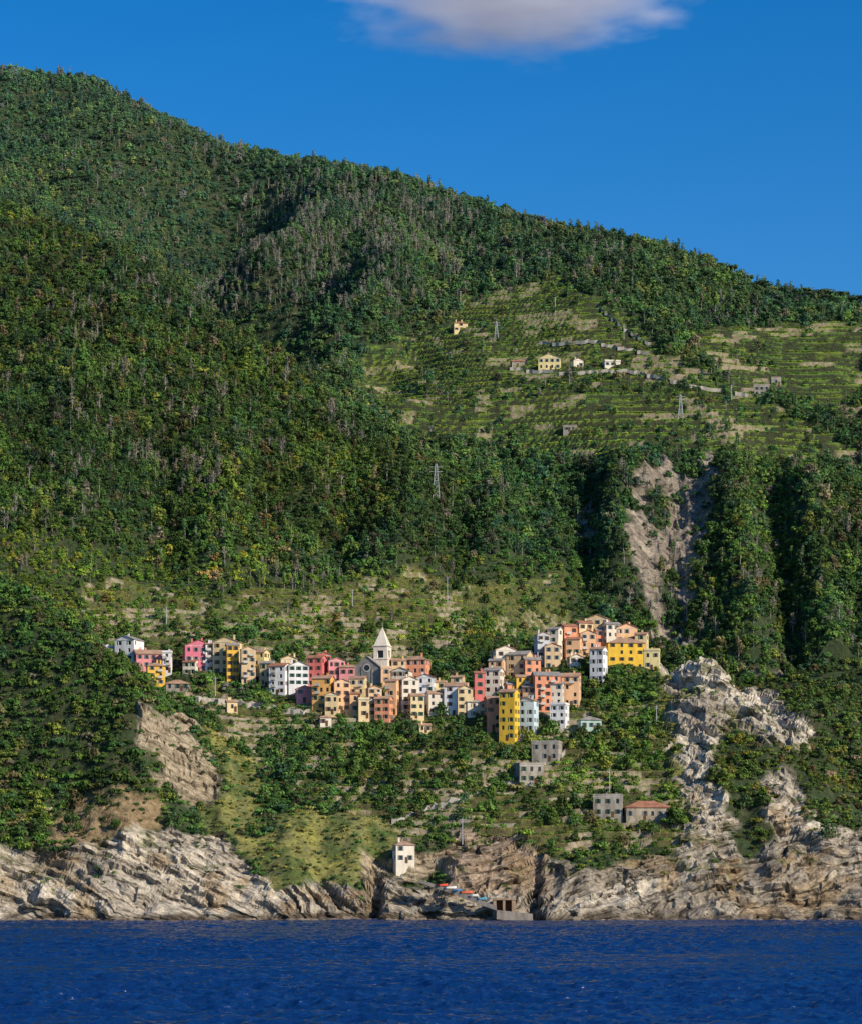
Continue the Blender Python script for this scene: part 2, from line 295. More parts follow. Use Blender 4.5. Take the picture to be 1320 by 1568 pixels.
def tree(name,kind,seed,n,bark):
    r=np.random.default_rng(seed); mb=MB(); lobes=[]
    if kind=='broad':
        mb.tube((0,0,-.15),(0,0,.3),.045,.03,5,0)
        for i in range(6):
            a=r.random()*6.28; d=.26*r.random()**.5; z=.36+.34*r.random(); lobes.append((d*math.cos(a),d*math.sin(a),z,.14+.1*r.random(),.85))
        for i in range(4):
            a=i*1.57+r.random(); d=.27; z=.18+.08*r.random(); lobes.append((d*math.cos(a),d*math.sin(a),z,.15+.06*r.random(),.8))
        lobes.append((0,0,.42,.27,.9))
        for l in lobes[:4]: mb.tube((0,0,.2),l[:3],.025,.01,4,0)
    elif kind=='shrub':
        for i in range(5):
            a=r.random()*6.28; d=.3*r.random(); lobes.append((d*math.cos(a),d*math.sin(a),.16+.1*r.random(),.2+.1*r.random(),.7))
        mb.tube((0,0,-.2),(0,0,.2),.04,.02,4,0)
    elif kind=='pine':
        mb.tube((0,0,-.2),(.03,0,1.15),.022,.010,4,0)
        for i in range(9):
            a=r.random()*6.28; z=.38+.75*i/8; q=.20*(1.25-z)+.04; d=q*r.random(); l=(d*math.cos(a),d*math.sin(a),z,q*.75+.05,.75); lobes.append(l)
            mb.tube((0,0,z-.12),l[:3],.012,.005,3,0)
    elif kind=='umbrella':
        mb.tube((0,0,-.2),(.03,0,.75),.035,.022,5,0)
        for i in range(7):
            a=i*.9+r.random()*.4; d=.34*r.random()**.4; z=.8+.12*r.random(); l=(d*math.cos(a),d*math.sin(a),z,.19,.6); lobes.append(l); mb.tube((.03,0,.6),l[:3],.02,.008,3,0)
    elif kind=='bare':
        mb.tube((0,0,-.2),(.02,0,1.0),.026,.009,4,0)
        for i in range(14):
            a=r.random()*6.28; z=.2+.65*r.random(); q=(.14*math.cos(a),.14*math.sin(a),z+.16); mb.tube((0,0,z),q,.011,.004,3,0); lobes.append((*q,.10,1.1))
    crown(mb,lobes,n,.062 if kind in('broad','umbrella') else (.08 if kind=='shrub' else (.05 if kind=='pine' else .033)),r)
    me=mb.mesh(name,[bark,fm]); ob(name,me,coll=pc); return me
K={}
specs=[('a_broadleaf_1','broad',1,320,bk),('a_broadleaf_2','broad',2,320,bk),('a_broadleaf_3','broad',3,300,bk),('a_broadleaf_4','broad',4,320,bk),
('b_shrub_1','shrub',5,130,bk),('b_shrub_2','shrub',6,130,bk),('b_shrub_3','shrub',7,120,bk),
('c_pine_1','pine',8,200,pb),('c_pine_2','pine',9,180,pb),('d_umbrella_1','umbrella',10,320,bk),('e_bare_1','bare',11,90,pb),('e_bare_2','bare',12,70,pb)]
for s_ in specs: K[s_[0]]=tree(*s_)
def scatter(y0,y1,sp,margin):
    yy=np.arange(y0,y1,sp); out=[]
    for y in yy:
        hw=0.165*y+margin; xx_=np.arange(-hw,hw,sp); out.append(np.c_[xx_,np.full(len(xx_),y)])
    a=np.concatenate(out); a+=rng.uniform(-.5,.5,a.shape)*sp*.95; return a
HOUSES=[
(155,178,990,1006,'white','flat',12),(175,218,973,1014,'white','gable',-18),(200,250,994,1024,'pink','gable',12),(222,253,1014,1050,'yellow','hip',10),(249,263,998,1030,'white','flat',0),
(277,327,980,1030,'magenta','gable',14),(312,328,984,1030,'white','gable',10),(326,371,975,1034,'cream','gable',-10),(367,392,990,1050,'beige','gable',15),(387,413,995,1044,'paleyellow','gable',-20),
(252,290,1040,1058,'stone','hip',5),(412,445,1015,1064,'white','gable',-16),(438,473,1013,1062,'white','gable',14),(470,500,1003,1052,'rose','gable',-12),(498,529,1007,1050,'pink','gable',10),
(478,512,1034,1088,'orange','gable',-16),(508,537,1040,1090,'peach','gable',10),(535,562,1035,1080,'cream','gable',-8),(560,585,1050,1098,'beige','gable',16),(583,600,1022,1060,'peach','flat',0),
(598,622,1008,1046,'beige','gable',12),(620,660,1003,1046,'salmon','hip',-14),(590,612,1040,1094,'peach','gable',-18),(610,640,1036,1090,'offwhite','gable',14),(638,668,1032,1088,'white','gable',-14),
(548,566,1070,1100,'cream','flat',6),(664,684,1042,1082,'cream','gable',12),(680,719,1045,1096,'white','gable',-12),
(752,790,989,1035,'offwhite','gable',15),(775,817,996,1040,'beige','gable',-20),(725,743,1028,1092,'rose','gable',10),(740,772,1022,1075,'offwhite','gable',-14),(742,768,1066,1118,'salmon','gable',12),
(764,796,1055,1134,'gold','gable',-16),(788,813,1033,1084,'yellow','gable',12),(793,825,1068,1122,'paleblue','gable',-14),(814,858,1028,1092,'salmon','gable',14),(850,891,1030,1082,'peach','gable',-10),
(818,842,968,1022,'shadeblue','gable',20),(838,862,960,1020,'offwhite','gable',-20),(856,884,955,1012,'salmon','gable',16),(832,858,985,1026,'beige','gable',10),(866,892,975,1018,'peach','gable',-14),(880,908,950,1004,'cream','gable',18),(896,936,941,992,'beige','gable',-12),
(888,912,965,1008,'peach','gable',8),(922,950,952,1000,'offwhite','gable',12),(903,931,990,1046,'white','gable',-20),(938,976,955,998,'peach','gable',12),(927,987,975,1026,'gold','hip',8),(972,994,968,1006,'cream','gable',-14),(986,1012,995,1026,'paleyellow','flat',-10),
(884,921,1096,1119,'mint','hip',10),(814,862,1136,1166,'stone','flat',-10),(786,832,1170,1200,'stone','flat',12),(908,956,1218,1252,'stone','flat',-8),(955,1028,1226,1256,'ruin','hip',4),(601,635,1288,1322,'offwhite','hip',8),
(700,724,1050,1100,'cream','gable',8),(842,872,1078,1112,'white','flat',-12),
(345,366,985,1044,'yellow','gable',12),(398,422,1012,1052,'beige','gable',-12),(428,456,1004,1032,'cream','gable',8),(520,545,1018,1052,'pink','gable',-10),(484,508,999,1030,'rose','gable',12),(600,632,1022,1062,'offwhite','gable',-10),
(574,602,1066,1104,'salmon','gable',-12),(626,650,1062,1100,'cream','gable',12),(498,520,1060,1094,'cream','gable',-10),(772,800,1044,1082,'salmon','gable',12),(748,774,1008,1050,'peach','gable',-12),(798,828,1006,1044,'salmon','gable',10),
(868,893,1002,1030,'offwhite','gable',12),(846,872,972,1010,'shadeblue','gable',-14),(734,758,1072,1108,'beige','gable',-10),(652,682,1058,1094,'offwhite','gable',10),(690,712,1034,1068,'beige','gable',-12),(838,864,1044,1092,'offwhite','gable',-12),
(910,934,962,998,'salmon','gable',10),(345,364,1072,1090,'cream','gable',8),(488,508,1095,1112,'offwhite','hip',8),(640,660,1108,1122,'cream','gable',8),(452,480,1050,1076,'pink','gable',10),(534,552,1060,1092,'peach','gable',12),(712,734,1072,1100,'offwhite','gable',12),(280,304,1010,1034,'offwhite','gable',-8),(800,826,1048,1090,'peach','gable',-14)]
hill_h=[(692,716,490,507,'cream','hip',10,0),(782,803,550,562,'stone','gable',5,0),(824,860,541,566,'paleyellow','gable',-10,0),(874,893,548,564,'offwhite','gable',15,0),(922,950,552,562,'offwhite','flat',5,0),(1155,1180,590,606,'stone','flat',-10,0),(1180,1196,578,590,'stone','flat',5,0),(862,884,654,660,'stone','flat',0,0),(108,128,938,946,'stone','flat',0,0)]
def near_house(px,py,D):
    r=np.zeros(px.shape,bool)
    for h in HOUSES:
        Dh=fD(h[3]); r|=(px>h[0]-3)&(px<h[1]+3)&(D>Dh-2)&(D<Dh+11)
    return r
r=rng
cX=np.array([W(*c)[0] for c in CREST]); cY=np.array([W(*c)[1] for c in CREST])
def tints(n,x,y,base):
    pal=np.array([(.052,.118,.026),(.070,.132,.027),(.092,.150,.028),(.045,.10,.042),(.15,.18,.034),(.13,.115,.055),(.18,.155,.12)])*1.16
    lf=fbm(x/60,y/60,3,101); mf=fbm(x/18,y/22,2,103)
    pr=np.array(base,float); pr=pr/pr.sum(); k=r.choice(7,size=n,p=pr)
    t=pal[k]*(0.5+.95*r.random((n,1)))
    w_=np.clip(.45+1.0*lf,0,1)[:,None]
    t=t*(w_*np.array([1.22,1.12,.85])+(1-w_)*np.array([.72,.88,1.05])); t*=(1+.55*mf)[:,None]
    return t
allp=[]
def addp(a,z,sc_,idx,t):
    allp.append(np.c_[a,z,sc_,idx,r.random(len(a))*6.28,t])
for (y0,y1,sp_) in [(1045,1350,2.6),(1350,1650,3.1),(1650,2330,4.0)]:
    a=scatter(y0,y1,sp_,22); x,y=a.T; z=samp(Z,x,y); px,py=project(x,y,z); n=len(x)
    mv=samp(m_vine,x,y)>.5; ms=samp(m_scar,x,y)>.5; mo=samp(m_vt,x,y)>.5
    pz=fbm(x/20,y/20,2,111)
    pinez=(inpoly([(270,300),(560,268),(740,330),(700,430),(540,480),(440,470),(320,490),(290,460),(400,380)],px+30*pz,py)&(pz>-.2))|(inpoly([(200,690),(340,690),(360,760),(220,760)],px+30*pz,py)&(pz>.05))|(inpoly([(380,880),(620,860),(640,930),(400,940)],px+30*pz,py)&(pz>.1))
    greyz=fbm(x/35,y/35,3,121)>.18
    keep=(~ms|(r.random(n)<.13))&(~mo|(r.random(n)<.38))&(~mv|(r.random(n)<np.where(fbm(x/25,y/25,2,122)>.14,.45,.07)))&(y<SKD(px)+45)
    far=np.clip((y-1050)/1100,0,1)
    t=tints(n,x,y,[3,3,1.6,1.8,.7,.5,.2])
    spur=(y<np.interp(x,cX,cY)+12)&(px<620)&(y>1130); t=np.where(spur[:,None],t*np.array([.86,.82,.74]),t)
    vshade=inpoly([(200,400),(330,380),(420,330),(440,400),(330,480),(480,560),(520,640),(400,560),(280,480)],px,py)&~spur; t=np.where(vshade[:,None],t*.7,t)  # valley shade put into the foliage tint
    ygreen=inpoly([(-100,810),(100,820),(260,880),(400,860),(520,890),(640,850),(900,860),(900,980),(0,980)],px,py)  # lighter, yellow-green foliage strip behind the village
    t=np.where(ygreen[:,None],t*np.array([1.6,1.35,.9]),t)
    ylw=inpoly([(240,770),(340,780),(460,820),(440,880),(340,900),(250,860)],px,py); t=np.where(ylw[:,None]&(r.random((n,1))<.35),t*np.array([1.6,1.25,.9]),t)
    gz=(pinez&(r.random(n)<.34))|(greyz&(r.random(n)<.09))
    t=np.where(gz[:,None],np.array([.21,.19,.145])*(0.7+.5*r.random((n,1))),t)
    haze=np.where(spur,.25,1)*far; t=t*(1-.12*far[:,None])+np.array([.03,.070,.080])*haze[:,None]*.8  # bluish distance haze mixed into the far foliage colour
    idx=r.integers(0,4,n); idx=np.where(r.random(n)<.25,r.integers(4,7,n),idx)
    idx=np.where(pinez&(r.random(n)<.5),r.integers(7,9,n),idx); idx=np.where(~pinez&(r.random(n)<.06),r.integers(7,9,n),idx); idx=np.where(gz,r.choice([7,10,10,11],n),idx)
    big=np.clip(r.lognormal(0,.36,n),.45,2.1)
    s_=4.1*big*(1+.2*far); s_=np.where((idx>=7),np.minimum(s_*1.4,9),s_); s_=np.where((idx>=4)&(idx<7),3.9*big,s_)
    s_=np.where(mo|mv|ms|ygreen,s_*.72,s_)
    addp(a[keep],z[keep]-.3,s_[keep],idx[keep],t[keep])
def rows(y0,y1,sp_,mask,fr,sz,pal,hw,den,thr,f0,f1):
    a=scatter(y0,y1,sp_,hw); x,y=a.T; m=samp(mask,x,y)>.5; f=samp(fr,x,y); k=m&(f>f0)&(f<f1)&(r.random(len(x))<den)&(fbm(x/16,y/16,2,131)>thr); a=a[k]; x,y=a.T
    z=samp(Z,x,y); px,py=project(x,y,z); k=~near_house(px,py,y); a=a[k]; z=z[k]; n=len(a)
    t=np.array(pal)[r.integers(0,len(pal),n)]*(.8+.4*r.random((n,1)))*(1+.5*fbm(a[:,0]/30,a[:,1]/30,2,133))[:,None]
    addp(a,z-.1,sz*(.75+.5*r.random(n)),r.integers(4,7,n),t)
G=[(.17,.33,.045),(.22,.36,.045),(.13,.26,.04),(.31,.38,.05),(.20,.29,.06)]
rows(1160,1480,1.05,m_vine,fv,2.1,G,20,.92,-.5,.0,.16)
rows(1000,1180,1.15,m_vt,ft,1.6,G+[(.34,.32,.07)],10,.8,-.5,.0,.3)
rows(880,1000,1.15,m_vt,ft,1.5,G+[(.30,.28,.08),(.12,.19,.06),(.10,.17,.05)],10,.8,-.55,.02,.4)
a=scatter(848,1045,1.8,25); x,y=a.T; z=samp(Z,x,y); px,py=project(x,y,z); n=len(x)
mr=np.maximum(samp(m_rock,x,y),samp(m_tan,x,y)*.9)>.5; md=samp(m_dry,x,y)>.5; mo=samp(m_vt,x,y)>.5; mor=samp(m_or,x,y)>.5
dens=np.where(mr,np.where(z>24,.12,.05),np.where(md,.80,np.where(mo,.42,np.where(mor,.38,.97))))
cl=fbm(x/11,y/11,3,141)
dens=np.clip(dens*(1+2.2*cl*(mo|mr)),0,1)
dens=np.where((px>1030)&~mr,np.where(cl>-.25,.9,.3),dens)
keep=(r.random(n)<dens)&~near_house(px,py,y)&(z>6)
t=tints(n,x,y,[3,3.2,2.4,1.0,1.2,.8,.15])*1.06; t=np.where(md[:,None]&(r.random((n,1))<.55),np.array([.33,.31,.08])*(0.6+.6*r.random((n,1))),t)
t=np.where((px>1030)[:,None],t*np.array([1.15,.95,.95]),t)
lefth=(px<260)&(y<965); t=np.where(lefth[:,None],t*np.array([1.1,1.0,.8]),t)
s_=np.where(lefth,3.5,2.7)*np.clip(r.lognormal(0,.38,n),.4,2.3); s_=np.where(mr|md|mor,s_*.6,s_); idx=np.where(r.random(n)<.35,r.integers(0,4,n),r.integers(4,7,n)); idx=np.where(mr|md,r.integers(4,7,n),idx)
addp(a[keep],z[keep]-.15,s_[keep],idx[keep],t[keep])
a=scatter(885,1060,3.2,0); x,y=a.T; z=samp(Z,x,y); px,py=project(x,y,z); n=len(x)
zone=inpoly([(600,1100),(760,1130),(900,1120),(1000,1090),(1010,1180),(900,1190),(780,1170),(700,1240),(560,1240),(500,1210),(430,1200),(400,1140)],px,py)|inpoly([(640,1000),(760,1000),(740,1060),(660,1060)],px,py)|inpoly([(880,1010),(1000,1030),(1000,1090),(890,1090)],px,py)|inpoly([(800,1240),(1060,1250),(1070,1300),(840,1310)],px,py)
keep=((zone&(r.random(n)<.5))|((samp(m_vt,x,y)>.5)&(r.random(n)<.09)))&~near_house(px,py,y)
t=tints(n,x,y,[3,4,2.5,1.5,1,0.2,0])*1.05; addp(a[keep],z[keep]-.2,(4.4*np.clip(r.lognormal(0,.3,n),.5,1.8))[keep],r.integers(0,4,n)[keep],t[keep])
for k in range(190):
    u=r.random(); px=r.uniform(560,1320) if u<.6 else (r.uniform(1195,1320) if u<.8 else r.uniform(870,950))
    D0=SKD(px); D=D0+r.uniform(-12,14); x=(px-CX)/F*D; z=float(samp(Z,np.array([x]),np.array([D]))[0])
    allp.append(np.array([[x,D,z-.3,r.uniform(4.5,8.5),r.choice([9,9,7,8]),r.random()*6,.05,.09,.04]]))
allp=np.concatenate(allp)
me=bpy.data.meshes.new('forest'); me.vertices.add(len(allp)); me.vertices.foreach_set('co',allp[:,:3].astype(np.float32).ravel())
for nm,ty,c in (('sc','FLOAT',3),('rt','FLOAT',5)):
    q=me.attributes.new(nm,ty,'POINT'); q.data.foreach_set('value',allp[:,c].astype(np.float32))
q=me.attributes.new('kind','INT','POINT'); q.data.foreach_set('value',allp[:,4].astype(np.int32))
q=me.attributes.new('tint','FLOAT_COLOR','POINT'); q.data.foreach_set('color',np.c_[np.clip(allp[:,6:9],.005,.6),np.ones(len(allp))].astype(np.float32).ravel())
fo=ob('forest_and_scrub',me)
ng=bpy.data.node_groups.new('scatter','GeometryNodeTree'); ng.interface.new_socket('Geometry',in_out='INPUT',socket_type='NodeSocketGeometry'); ng.interface.new_socket('Geometry',in_out='OUTPUT',socket_type='NodeSocketGeometry')
gi=ng.nodes.new('NodeGroupInput'); go=ng.nodes.new('NodeGroupOutput'); m2p=ng.nodes.new('GeometryNodeMeshToPoints'); iop=ng.nodes.new('GeometryNodeInstanceOnPoints'); ci=ng.nodes.new('GeometryNodeCollectionInfo')
ci.inputs['Collection'].default_value=pc; ci.inputs['Separate Children'].default_value=True; ci.inputs['Reset Children'].default_value=True
def na(n,t):
    q=ng.nodes.new('GeometryNodeInputNamedAttribute'); q.data_type=t; q.inputs['Name'].default_value=n; return q.outputs['Attribute']
cb=ng.nodes.new('ShaderNodeCombineXYZ'); ng.links.new(na('rt','FLOAT'),cb.inputs[2])
lk=ng.links.new; lk(gi.outputs[0],m2p.inputs['Mesh']); lk(m2p.outputs[0],iop.inputs['Points']); lk(ci.outputs[0],iop.inputs['Instance']); iop.inputs['Pick Instance'].default_value=True
lk(na('kind','INT'),iop.inputs['Instance Index']); lk(na('sc','FLOAT'),iop.inputs['Scale']); lk(cb.outputs[0],iop.inputs['Rotation']); lk(iop.outputs[0],go.inputs[0])
mo_=fo.modifiers.new('scatter','NODES'); mo_.node_group=ng
# ------------------------------------------------------------------ buildings
def wallmat(n,c,s=.16):
    m,nt,b=newmat(n); g=nd(nt,'ShaderNodeNewGeometry'); a=nd(nt,'ShaderNodeTexNoise'); a.inputs['Scale'].default_value=.45; a.inputs['Detail'].default_value=6; a.inputs['Roughness'].default_value=.7
    mpp=nd(nt,'ShaderNodeMapping'); mpp.inputs['Scale'].default_value=(1,1,.45); nt.links.new(g.outputs['Position'],mpp.inputs[0]); nt.links.new(mpp.outputs[0],a.inputs[0])
    rr=nd(nt,'ShaderNodeValToRGB'); rr.color_ramp.elements[0].position=.3; rr.color_ramp.elements[1].position=.62
    k=1-s*2.2; rr.color_ramp.elements[0].color=(c[0]*k,c[1]*k*.97,c[2]*k*.95,1); rr.color_ramp.elements[1].color=(*c,1)
    nt.links.new(a.outputs[0],rr.inputs[0]); nt.links.new(rr.outputs[0],b.inputs['Base Color']); return m
WC=dict(white=(.84,.82,.79),offwhite=(.80,.71,.57),pink=(.80,.31,.31),yellow=(.84,.50,.08),magenta=(.72,.20,.27),cream=(.80,.62,.34),beige=(.70,.50,.29),paleyellow=(.82,.68,.32),stone=(.42,.37,.30),
 rose=(.70,.19,.17),orange=(.82,.44,.14),peach=(.82,.50,.28),salmon=(.82,.35,.20),gold=(.86,.53,.06),paleblue=(.60,.72,.75),shadeblue=(.54,.55,.57),mint=(.45,.62,.52),ruin=(.45,.38,.28))  # bluish townhouse plaster has the shade on the wall put into its colour
WM={k:wallmat('plaster_'+k,v,.3 if k in('stone','ruin') else .13) for k,v in WC.items()}
roofs=[wallmat('roof_tiles_a',(.42,.19,.11),.25),wallmat('roof_tiles_b',(.50,.31,.20),.25),wallmat('roof_slate',(.34,.31,.28),.25)]
glass,_,b=newmat('window_glass'); b.inputs['Base Color'].default_value=(.02,.024,.032,1); b.inputs['Roughness'].default_value=.2; b.inputs['Specular IOR Level'].default_value=.4
SH=[wallmat('shutter_green',(.05,.14,.08)),wallmat('shutter_brown',(.16,.09,.05)),wallmat('shutter_grey',(.2,.23,.22))]
doorm=wallmat('door_wood',(.14,.07,.035)); stonem=wallmat('grey_stone',(.33,.31,.28),.25); trimm=wallmat('trim',(.6,.57,.5))
def facade(mw,mg,msh,o,u,nrm,width,z0,z1,zt,floors,cols,rr,p=.85):
    o=np.array(o);u=np.array(u);nrm=np.array(nrm)
    def pt(s,z,d=0): q=o+u*s-nrm*d; return (q[0],q[1],z)
    ww,wh=1.0,1.55; xsn=[0.]
    for c in range(cols):
        cx=width*(c+.5)/cols; xsn+= [cx-ww/2,cx+ww/2]
    xsn.append(width); fh=z1/max(floors,1); zs=[z0]
    for f in range(floors): zb=f*fh+fh*.32; zs+=[zb,zb+min(wh,fh*.52)]
    zs.append(z1)
    for i in range(len(xsn)-1):
        for j in range(len(zs)-1):
            a,b2,c,d=xsn[i],xsn[i+1],zs[j],zs[j+1]
            if i%2==1 and j%2==1 and rr.random()<p:
                dp=.25
                mw.face([pt(a,c),pt(b2,c),pt(b2,c,dp),pt(a,c,dp)]); mw.face([pt(a,d,dp),pt(b2,d,dp),pt(b2,d),pt(a,d)])
                mw.face([pt(a,c),pt(a,c,dp),pt(a,d,dp),pt(a,d)]); mw.face([pt(b2,c,dp),pt(b2,c),pt(b2,d),pt(b2,d,dp)])
                mg.face([pt(a,c,dp),pt(b2,c,dp),pt(b2,d,dp),pt(a,d,dp)])
                if rr.random()<.7:
                    for s0,s1 in ((a-.46,a-.02),(b2+.02,b2+.46)):
                        if s0<0.05 or s1>width-.05: continue
                        q=[pt(s0,c,-.05),pt(s1,c,-.05),pt(s1,d,-.05),pt(s0,d,-.05)]; q2=[pt(s0,c,-.003),pt(s1,c,-.003),pt(s1,d,-.003),pt(s0,d,-.003)]
                        msh.face(q)
                        for k in range(4): msh.face([q2[k],q2[(k+1)%4],q[(k+1)%4],q[k]])
            else: mw.face([pt(a,c),pt(b2,c),pt(b2,d),pt(a,d)])
NMAP=dict(offwhite='cream_white',paleblue='pale_blue',shadeblue='grey',paleyellow='pale_yellow',ruin='ruined_stone',rose='dark_pink',gold='golden_yellow')  # 'grey' here is wall shade put into the plaster colour
def house(x0,x1,yt,yb,colr,roof,rot,D=None,name=None):
    D=D or fD(yb); rr=random.Random(int(x0*7+yb*13)); m=F/D
    rot=rot+rr.uniform(-6,6)
    wa=(x1-x0)/m; h=(yb-yt)/m; a=math.radians(rot); d=max(3.2,min(wa*.75,10)); 
    if abs(rot)>3:
        d=min(d,wa*.8); w=max((wa-d*abs(math.sin(a)))/math.cos(a),wa*.55)
    else: w=wa
    gd=rr.random()<.6
    rise={'gable':(d if gd else w)/2*.40,'hip':min(w,d)/2*.45,'flat':.4}[roof]
    H=max(h-rise,2.2); floors=max(1,round(H/3.0)); cols=max(1,round(w/(2.5+rr.random())))
    px=(x0+x1)/2; X0=(px-CX)/F*D; Zb=W(px,yb,D)[2]
    e=bpy.data.objects.new(name or (NMAP.get(colr,colr)+('_townhouse' if h>6 else '_cottage')),None)
    S.collection.objects.link(e); e.location=(X0,D+d*.5,Zb); e.rotation_euler[2]=a
    mw,mg,ms,mr,mdr,mc=MB(),MB(),MB(),MB(),MB(),MB()
    x_,y_=w/2,d/2; zf=-6
    facade(mw,mg,ms,(-x_,-y_),(1,0),(0,-1),w,zf,H,0,floors,cols,rr,.9)
    sc_=max(1,round(d/3.2))
    facade(mw,mg,ms,(x_,-y_),(0,1),(1,0),d,zf,H,0,floors,sc_,rr,.7); facade(mw,mg,ms,(-x_,y_),(0,-1),(-1,0),d,zf,H,0,floors,sc_,rr,.7)
    facade(mw,mg,ms,(x_,y_),(-1,0),(0,1),w,zf,H,0,floors,cols,rr,.5)
    dx=rr.uniform(-w*.1,w*.1) if cols%2==0 else w*.5/cols*1.0
    if cols==1: dx=w*.3
    mdr.box(dx-.5,dx+.5,-y_-.04,-y_-.003,-.1,2.0)
    mc.box(-x_-.08,x_+.08,-y_-.08,-y_-.004,H-.25,H-.02)
    if floors>=3 and rr.random()<.4:
        for k in range(1,floors):
            zb=k*H/floors+.2; bx=rr.choice([-1,1])*w*.2; mc.box(bx-.9,bx+.9,-y_-.9,-y_-.004,zb,zb+.12); mc.box(bx-.9,bx+.9,-y_-.9,-y_-.84,zb+.12,zb+1.0)
    ov=.35; t=.16
    if roof=='flat':
        mr.box(-x_-.12,x_+.12,-y_-.12,y_+.12,H,H+.14); 
        for q in ((-x_-.1,x_+.1,-y_-.1,-y_+.1),(-x_-.1,x_+.1,y_-.1,y_+.1),(-x_-.1,-x_+.1,-y_+.1,y_-.1),(x_-.1,x_+.1,-y_+.1,y_-.1)): mw.box(*q,H+.14,H+.85)
    elif roof=='gable':
        if gd: 
            A=lambda s,q,z:(s,q,z); L1,L2=x_,y_
        else: 
            A=lambda s,q,z:(-q,s,z); L1,L2=y_,x_
        k=rise/L2; ez=H-ov*k
        for sg in (-1,1):
            p=[A(-L1-ov,sg*(L2+ov),ez),A(L1+ov,sg*(L2+ov),ez),A(L1+ov,0,H+rise),A(-L1-ov,0,H+rise)]
            if sg>0: p=p[::-1]
            lo=[(v[0],v[1],v[2]+.02) for v in p]; up=[(v[0],v[1],v[2]+.02+t) for v in p]
            mr.face(up); mr.face(lo[::-1])
            for i in range(4): mr.face([lo[i],lo[(i+1)%4],up[(i+1)%4],up[i]])
            mw.face([A(sg*L1,-L2,H),A(sg*L1,L2,H),A(sg*L1,0,H+rise)])
    else:
        xo,yo=x_+ov,y_+ov; r_=max(xo-yo,0.0); r2=max(yo-xo,0.0)
        P1=(-r_,-r2,H+rise); P2=(r_,r2,H+rise); c=[(-xo,-yo,H-.05),(xo,-yo,H-.05),(xo,yo,H-.05),(-xo,yo,H-.05)]
        if xo>=yo: fs=[[c[0],c[1],P2,P1],[c[1],c[2],P2],[c[2],c[3],P1,P2],[c[3],c[0],P1]]
        else: fs=[[c[0],c[1],P1],[c[1],c[2],P2,P1],[c[2],c[3],P2],[c[3],c[0],P1,P2]]
        for f in fs: mr.face(f)
        mr.box(-xo,xo,-yo,yo,H-.22,H-.055)
    ch=MB()
    for k in range(rr.choice([0,1,1,2])):
        cx,cy=rr.uniform(-x_*.7,x_*.7),rr.uniform(-y_*.3,y_*.5); ch.box(cx-.3,cx+.3,cy-.25,cy+.25,H,H+rise+.9); ch.box(cx-.4,cx+.4,cy-.35,cy+.35,H+rise+.9,H+rise+1.05)
    rm=roofs[rr.choice([0,1,1,2,1])] if colr!='ruin' else roofs[0]
    wm=WM[colr]
    for nm,mb,m_ in (('walls',mw,wm),('windows',mg,glass),('shutters',ms,rr.choice(SH)),('roof',mr,rm if roof!='flat' else stonem),('door',mdr,doorm),('cornice',mc,trimm),('chimneys',ch,wm)):
        if mb.f: ob(nm,mb.mesh(nm,[m_]),e)
    return e
for h in HOUSES: house(*h)
def ground(px,py,lo=850,hi=1700):
    Ds=np.arange(lo,hi,.7); zz=samp(Z,(px-CX)/F*Ds,Ds); pyy=HY-F*(zz-CH)/Ds; k=np.argmax(pyy<=py); return (px-CX)/F*float(Ds[k]),float(Ds[k]),float(zz[k])
for h in hill_h:
    D=ground((h[0]+h[1])/2,h[3],1000)[1]; house(*h[:7],D=D,name='hillside_farmhouse')
